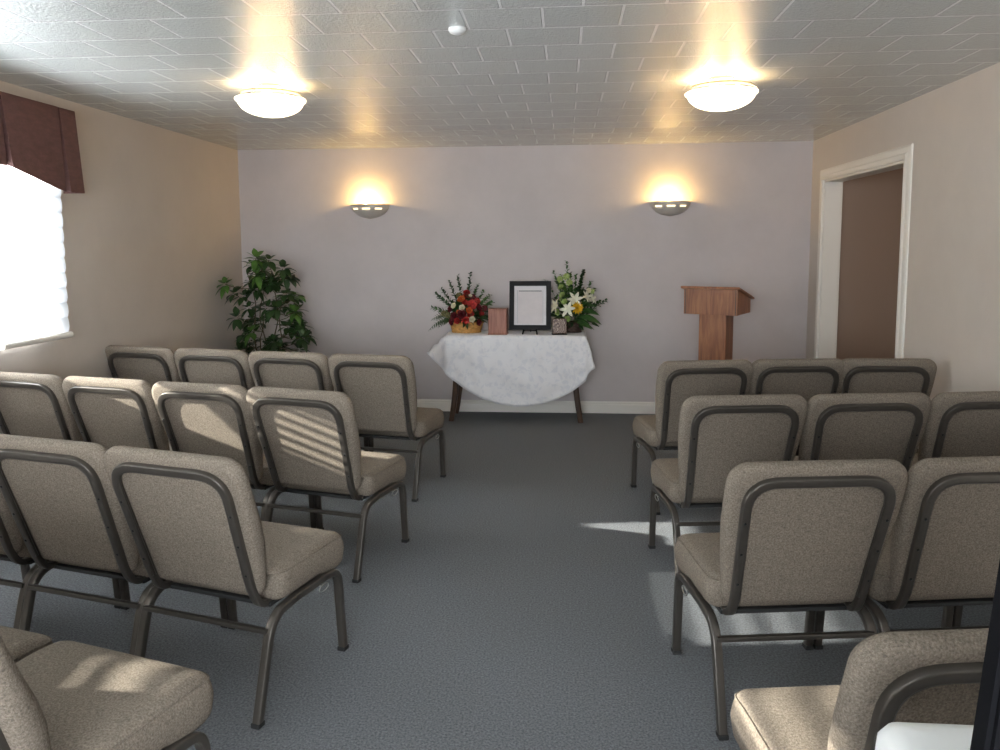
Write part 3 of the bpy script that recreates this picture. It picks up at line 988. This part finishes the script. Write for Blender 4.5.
def wicker(t, rb, rt, h, mat, oval=.7, handle=False):
    """woven basket: vertical stakes with wavy weavers"""
    bm = bmesh.new(); N = 72; rows = 7
    rings = []
    for i in range(rows * 3 + 1):
        f = i / (rows * 3); r0 = rb + (rt - rb) * f
        row = i // 3
        ring = []
        for k in range(N):
            a = 2 * math.pi * k / N
            wv = .0028 * math.sin(k * math.pi / 3 + (row % 2) * math.pi)
            bul = .0022 * math.sin((i % 3) / 3 * math.pi)
            r = r0 + wv + bul
            ring.append(bm.verts.new((r * math.cos(a), r * oval * math.sin(a), .004 + h * f)))
        rings.append(ring)
    for A, B in zip(rings, rings[1:]):
        for k in range(N): bm.faces.new((A[k], A[(k+1) % N], B[(k+1) % N], B[k]))
    bm.faces.new(rings[0][::-1])
    inner = [bm.verts.new((v.co.x * .9, v.co.y * .9, h * .8)) for v in rings[-1]]
    for k in range(N): bm.faces.new((rings[-1][k], rings[-1][(k+1) % N], inner[(k+1) % N], inner[k]))
    bm.faces.new(inner)
    b = link('basket', bm, mat, t, smooth=True)
    bm = bmesh.new()
    for z, rr in ((.006, rb + .002), (h + .002, rt + .003)):
        sweep(bm, [(rr * math.cos(2*math.pi*k/48), rr * oval * math.sin(2*math.pi*k/48), z + .0015*(k % 2)) for k in range(48)], csec(.006, 6), closed=True)
    link('basket_rim', bm, mat, b, smooth=True)

def red_arrangement():
    rnd = random.Random(11)
    t = thing('flower_basket', 'honey wicker basket of red, burgundy and orange flowers at the left end of the table', 'flower arrangement', (-.87, 6.84, CZ))
    wicker(t, .125, .150, .088, M['basket'], .72)
    # foliage mound
    bm = bmesh.new()
    for k in range(200):
        a = rnd.uniform(0, 2*math.pi); el = rnd.uniform(-.1, 1.4); r = rnd.uniform(.05, .16)
        d = Vector((math.cos(a) * math.cos(el), math.sin(a) * math.cos(el) * .7, math.sin(el)))
        leaf(bm, Vector((0, 0, .11)) + d * r, d + Vector((0, 0, -.1)), rnd.uniform(.055, .10), .032, .3, .25, rnd.uniform(-1, 1), 4)
    link('foliage', bm, M['leaf'], t, smooth=True)
    B = (0, 0, .11)
    # tall sprays: tips measured as (x, z) offsets from the basket
    for x, y, z, n in ((-.075, .02, .50, 12), (.035, .03, .52, 12), (-.15, .0, .45, 10), (-.22, .02, .38, 12), (-.27, 0, .34, 12), (.10, .03, .42, 12), (.21, -.02, .33, 12), (.235, -.04, .27, 12), (-.30, -.03, .22, 12), (.15, .03, .36, 8)):
        spike(t, (x * .2, 0, .11), (x, y, z), n, .055, M['leaf_m'] if rnd.random() < .5 else M['leaf'], rnd)
    for x, y, z in ((-.33, -.05, .02), (-.31, -.02, .11), (-.24, -.09, .05), (.20, -.08, .12)):
        fern(t, (x * .25, -.03, .12), (x, y, z), 14, .05, M['leaf'], rnd)
    # blooms: x, y, z, radius, kind, colour (positions from the basket centre)
    bl = [(.055, -.09, .245, .042, 'rose', 'coral'), (-.03, -.06, .29, .034, 'rose', 'orange'), (.01, -.04, .345, .030, 'rose', 'red'), (.06, -.02, .31, .026, 'ball', 'burg'),
          (-.12, -.08, .21, .030, 'rose', 'burg'), (-.085, -.10, .15, .036, 'rose', 'burg'), (-.02, -.12, .17, .038, 'rose', 'burg'), (.01, -.13, .12, .034, 'mum', 'red'), (.05, -.12, .17, .03, 'rose', 'red'),
          (.04, -.13, .205, .026, 'rose', 'orange'), (-.02, -.11, .225, .026, 'rose', 'cream'), (-.09, -.10, .24, .026, 'rose', 'cream'), (.065, -.14, .13, .026, 'rose', 'cream'), (.045, -.07, .325, .016, 'rose', 'cream'),
          (-.15, -.08, .16, .024, 'ball', 'bark'), (-.19, -.04, .17, .024, 'ball', 'bark'), (.11, -.06, .22, .030, 'rose', 'burg'), (.13, -.06, .17, .030, 'rose', 'red'), (.10, -.03, .28, .026, 'ball', 'red'),
          (-.06, -.04, .33, .022, 'ball', 'bark'), (-.06, -.12, .115, .028, 'rose', 'red'), (.17, -.05, .22, .022, 'ball', 'burg'), (-.05, -.11, .19, .022, 'mum', 'orange'), (.115, -.10, .10, .028, 'rose', 'burg'), (-.11, -.09, .10, .028, 'rose', 'burg'), (.0, -.08, .27, .026, 'mum', 'red'), (-.005, .05, .30, .04, 'rose', 'red'), (.09, .06, .2, .04, 'rose', 'burg'), (-.09, .06, .2, .04, 'rose', 'coral')]
    for x, y, z, r, kd, c in bl:
        bm = bmesh.new(); bloom(bm, (x, y, z), (x * 1.5, y - .08, (z - .12) * .8), r * 1.28, kd, rnd)
        link('bloom', bm, M[c], t, smooth=True)
    bm = bmesh.new()
    for s, h in ((.9, .36), (.55, .40)):
        sweep(bm, [(.03, -.03, .14), (.05 * s, -.03, .28), (.03 * s, -.02, h)], csec(.0015, 5), up=(0, 1, 0))
    link('twig', bm, M['red'], t)
red_arrangement()

def white_arrangement():
    rnd = random.Random(5)
    t = thing('flower_bouquet', 'green, white and yellow flowers in a dark basket at the right end of the table', 'flower arrangement', (.068, 6.88, CZ))
    wicker(t, .075, .092, .085, M['basket2'], .9)
    bm = bmesh.new()
    for k in range(240):
        a = rnd.uniform(0, 2*math.pi); el = rnd.uniform(-.2, 1.45); r = rnd.uniform(.04, .23)
        d = Vector((math.cos(a) * math.cos(el) * .9, math.sin(a) * math.cos(el) * .55, math.sin(el) * 1.25))
        leaf(bm, Vector((0, 0, .10)) + d * r, d, rnd.uniform(.05, .10), .032, .3, .25, rnd.uniform(-1, 1), 4)
    link('foliage', bm, M['leaf'], t, smooth=True)
    for x, y, z, n, w, c in ((-.055, .02, .62, 16, .3, 'leaf_m'), (.095, .03, .54, 18, .5, 'leaf'), (.075, .0, .46, 14, .5, 'leaf'), (-.165, .02, .53, 10, .3, 'leaf_m'), (-.145, .0, .47, 16, .35, 'leaf_m'), (-.10, -.02, .50, 14, .5, 'leaf_l'),
                             (.16, .02, .44, 12, .4, 'leaf_m'), (-.02, -.02, .52, 12, .45, 'leaf_l'), (.235, -.02, .27, 8, .4, 'leaf'), (.29, -.02, .28, 8, .4, 'leaf'), (-.24, -.02, .46, 5, .3, 'leaf_m'), (.03, .03, .50, 12, .35, 'leaf_m'), (.19, 0, .38, 10, .4, 'leaf_l')):
        spike(t, (x * .15, 0, .10), (x, y, z), n, .055, M[c], rnd, w=w)
    # broad leaves
    for x, y, z, L in ((.12, -.08, .14, .20), (.16, -.06, .19, .16), (.08, -.10, .10, .14), (-.08, -.08, .36, .10), (-.12, -.05, .41, .09), (-.20, -.10, .09, .09), (.13, -.02, .24, .14), (.02, -.09, .31, .1)):
        bm = bmesh.new(); dx = 1 if x > 0 else -1
        leaf(bm, (x * .5, y * .7, z), (x * 1.4, y * .6, .01 + (z - .15) * .4), L, .085 if L > .13 else .06, .35, .2, .5 * dx, 7)
        link('broad_leaf', bm, M['leaf_l'] if L < .12 else M['leaf_m'], t, smooth=True)
    bl = [(.035, -.13, .225, .050, 'mum', 'yellow'), (.02, -.10, .295, .048, 'lily', 'petalw'), (-.04, -.13, .215, .050, 'lily', 'petalw'), (-.145, -.14, .24, .044, 'lily', 'cream'), (.115, -.06, .315, .040, 'lily', 'petalw'), (.165, -.05, .30, .034, 'lily', 'petalw'),
          (-.085, -.11, .33, .030, 'rose', 'lime'), (-.065, -.13, .275, .028, 'rose', 'lime'), (-.12, -.14, .19, .030, 'rose', 'lime'), (-.04, -.15, .14, .028, 'rose', 'lime'), (-.11, -.05, .47, .026, 'ball', 'lime'), (-.055, -.04, .49, .028, 'ball', 'lime'), (-.03, -.05, .44, .026, 'ball', 'lime'), (-.10, -.08, .40, .028, 'mum', 'lime'),
          (.14, -.03, .37, .022, 'ball', 'cream'), (.17, -.02, .36, .02, 'ball', 'lime'), (.0, .07, .3, .04, 'rose', 'petalw'), (.08, .07, .25, .04, 'rose', 'petalw'), (-.08, .07, .27, .04, 'rose', 'lime')]
    for x, y, z, r, kd, c in bl:
        bm = bmesh.new(); bloom(bm, (x, y, z), (x * 1.2, -.12 if y < 0 else .12, (z - .22) * .8 + .02), r * 1.2, kd, rnd)
        link('bloom', bm, M[c], t, smooth=True)
white_arrangement()

# ------------------------------------------------------------------ potted umbrella plant
def schefflera():
    rnd = random.Random(21)
    px, py = -2.62, 6.62
    t = thing('potted_umbrella_plant', 'bushy green umbrella plant with finger-like leaf clusters in the far left corner', 'plant', (px, py, 0))
    bm = bmesh.new(); lathe(bm, [(0, 0), (.11, 0), (.125, .02), (.155, .24), (.168, .25), (.168, .28), (.152, .28), (.148, .25), (0, .25)], 32)
    link('pot', bm, M['pot'], t, autosmooth=40)
    bm = bmesh.new(); lathe(bm, [(0, .262), (.08, .260), (.146, .252)], 24); link('soil', bm, M['soil'], t)
    cl = [(-.005, 1.43, 1), (.09, 1.41, 0), (-.09, 1.37, 0), (.15, 1.27, 0), (.02, 1.33, 0), (-.285, 1.21, 1), (-.31, 1.12, 0), (-.13, 1.16, 0), (-.01, 1.24, 0), (.09, 1.20, 0), (.23, 1.26, 0), (.10, 1.08, 2), (.16, 1.00, 0), (.25, .97, 0),
          (-.12, 1.00, 0), (-.08, .86, 0), (-.18, .82, 0), (-.22, .75, 0), (.21, .83, 0), (.29, .78, 0), (.34, .74, 0), (.12, .72, 0), (0, .66, 0), (.22, 1.12, 0), (-.18, 1.10, 0), (-.2, .62, 0), (.3, .63, 0), (.1, .58, 0), (-.06, .55, 0), (.2, .9, 0), (-.13, .68, 0), (.05, .95, 0), (.27, .88, 0), (.17, .66, 0), (-.05, 1.40, 0), (.2, 1.34, 0), (-.2, .92, 0)]
    r2 = random.Random(4)
    for _ in range(34):
        z = r2.uniform(.5, 1.32); hw = .13 + .17 * min(1, (1.45 - z) / .6)
        cl.append((.05 + r2.uniform(-hw, hw), z, 2 if r2.random() < .12 else 0))
    st = bmesh.new(); fd = bmesh.new(); fl = bmesh.new()
    stems = [(-.04, .0), (.03, .03), (.06, -.03), (-.02, .04), (0, -.04)]
    joints = []
    for i, (sx, sy) in enumerate(stems):
        top = Vector((sx * 3.2, sy * 2.2, (1.30, 1.25, 1.05, 1.1, .9)[i]))
        pts = [Vector((sx, sy, .25)).lerp(top, k/8) + Vector((.02*math.sin(k*1.3+i), .015*math.cos(k+i), 0)) for k in range(9)]
        sweep(st, pts, csec(.0075, 6), up=(0, 1, 0), scale=[1 - .06*k for k in range(9)])
        joints += pts[2:]
    for x, z, lt in cl:
        y = rnd.uniform(-.16, .20) * (1 - abs(x) * .8)
        if lt == 1: y = -.14
        c = Vector((x, y, z))
        if px + c.x < XL + .10: c.x = XL + .10 - px
        j = min(joints, key=lambda p: (p - c).length + max(0, p.z - c.z) * 2)
        mid = (j + c) / 2 + Vector((0, 0, -.02))
        sweep(st, [j, j.lerp(mid, .5) , mid, mid.lerp(c, .6), c], csec(.003, 5), up=(0, 1, .1))
        nL = rnd.choice((7, 8, 8, 9)); out = (c - j).normalized() * .6 + Vector((0, -.55, .35)); out.normalize()
        q = out.to_track_quat('Z', 'Y').to_matrix(); ph = rnd.random() * 6
        tgt = fl if lt else fd
        for k in range(nL):
            a = ph + 2*math.pi*k/nL
            d = q @ Vector((math.cos(a), math.sin(a), .12))
            L = rnd.uniform(.075, .11)
            s0 = c + d * .018
            leaf(tgt, s0, d, L, L * .56, rnd.uniform(.1, .35), .22, rnd.uniform(-.25, .25), 6)
    for b in (fd, fl):
        for v in b.verts:
            if px + v.co.x < XL + .015: v.co.x = XL + .015 - px
            if py + v.co.y > YB - .015: v.co.y = YB - .015 - py
    link('stems', st, M['stem'], t, smooth=True)
    link('foliage', fd, M['leaf'], t, smooth=True)
    link('young_foliage', fl, M['leaf_l'], t, smooth=True)
schefflera()

# ------------------------------------------------------------------ lectern
t = thing('lectern', 'oak lectern with a slanted top box on a square column near the doorway', 'lectern', (1.240, 6.47, 0), R_(-28))
def prism(bm, prof_yz, x0, x1):
    a = [bm.verts.new((x0, y, z)) for y, z in prof_yz]; b = [bm.verts.new((x1, y, z)) for y, z in prof_yz]
    n = len(a)
    for i in range(n): bm.faces.new((a[i], a[(i+1) % n], b[(i+1) % n], b[i]))
    bm.faces.new(a[::-1]); bm.faces.new(b)
bm = bmesh.new(); prism(bm, [(-.19, .972), (.19, .972), (.19, 1.085), (-.19, 1.175)], -.215, .215); link('top_box', bm, M['oak'], t)
bm = bmesh.new(); prism(bm, [(-.215, 1.181), (.225, 1.077), (.229, 1.094), (-.211, 1.198)], -.238, .238)
bmesh.ops.bevel(bm, geom=bm.edges[:], offset=.004, segments=2, affect='EDGES'); link('reading_board', bm, M['oak'], t)
bm = bmesh.new(); box(bm, -.215, .215, .205, .22, 1.098, 1.112, .003); link('book_ledge', bm, M['oak'], t)
bm = bmesh.new(); box(bm, -.118, .105, -.10, .10, .06, .972, .004); link('column', bm, M['oak'], t)
bm = bmesh.new(); box(bm, -.20, .20, -.18, .18, 0, .035, .006); box(bm, -.15, .15, -.13, .13, .035, .062, .006); link('base', bm, M['oak'], t)
bm = bmesh.new()
for x in (-.205, .20): box(bm, x, x + .006, -.1925, -.189, .975, 1.17)
link('edge_strip', bm, M['dark_wood'], t)

# ------------------------------------------------------------------ objects by the camera at lower right
t = thing('white_bin', 'glossy white round-cornered bin at the lower right edge, behind the nearest chair', 'bin', (.708, .94, 0), 0)
bm = bmesh.new()
pillow(bm, rrect(-.29, .29, -.13, .13, .04, 5, 3), [(0, .05), (.03, .035), (.83, .004), (.853, .006), (.867, .016), (.873, .035)], lambda x, y, d: Vector((x, y, d * 1.0)))
link('body', bm, M['plastic'], t, smooth=True)
t = thing('black_board', 'tall black board with a slanting side at the lower right frame edge', 'board', (.793, .55, 0))
bm = bmesh.new()
v = [(-.60, 0), (.16, 0), (.16, 1.40), (-.478, 1.40)]
a = [bm.verts.new((x, -.012, z)) for x, z in v]; b = [bm.verts.new((x, .012, z)) for x, z in v]
for i in range(4): bm.faces.new((a[i], a[(i+1) % 4], b[(i+1) % 4], b[i]))
bm.faces.new(a[::-1]); bm.faces.new(b)
bmesh.ops.bevel(bm, geom=bm.edges[:], offset=.004, segments=2, affect='EDGES')
link('panel', bm, M['black_matt'], t)
bm = bmesh.new(); box(bm, -.45, .10, -.09, .09, 0, .03, .006); link('foot', bm, M['black_matt'], t)
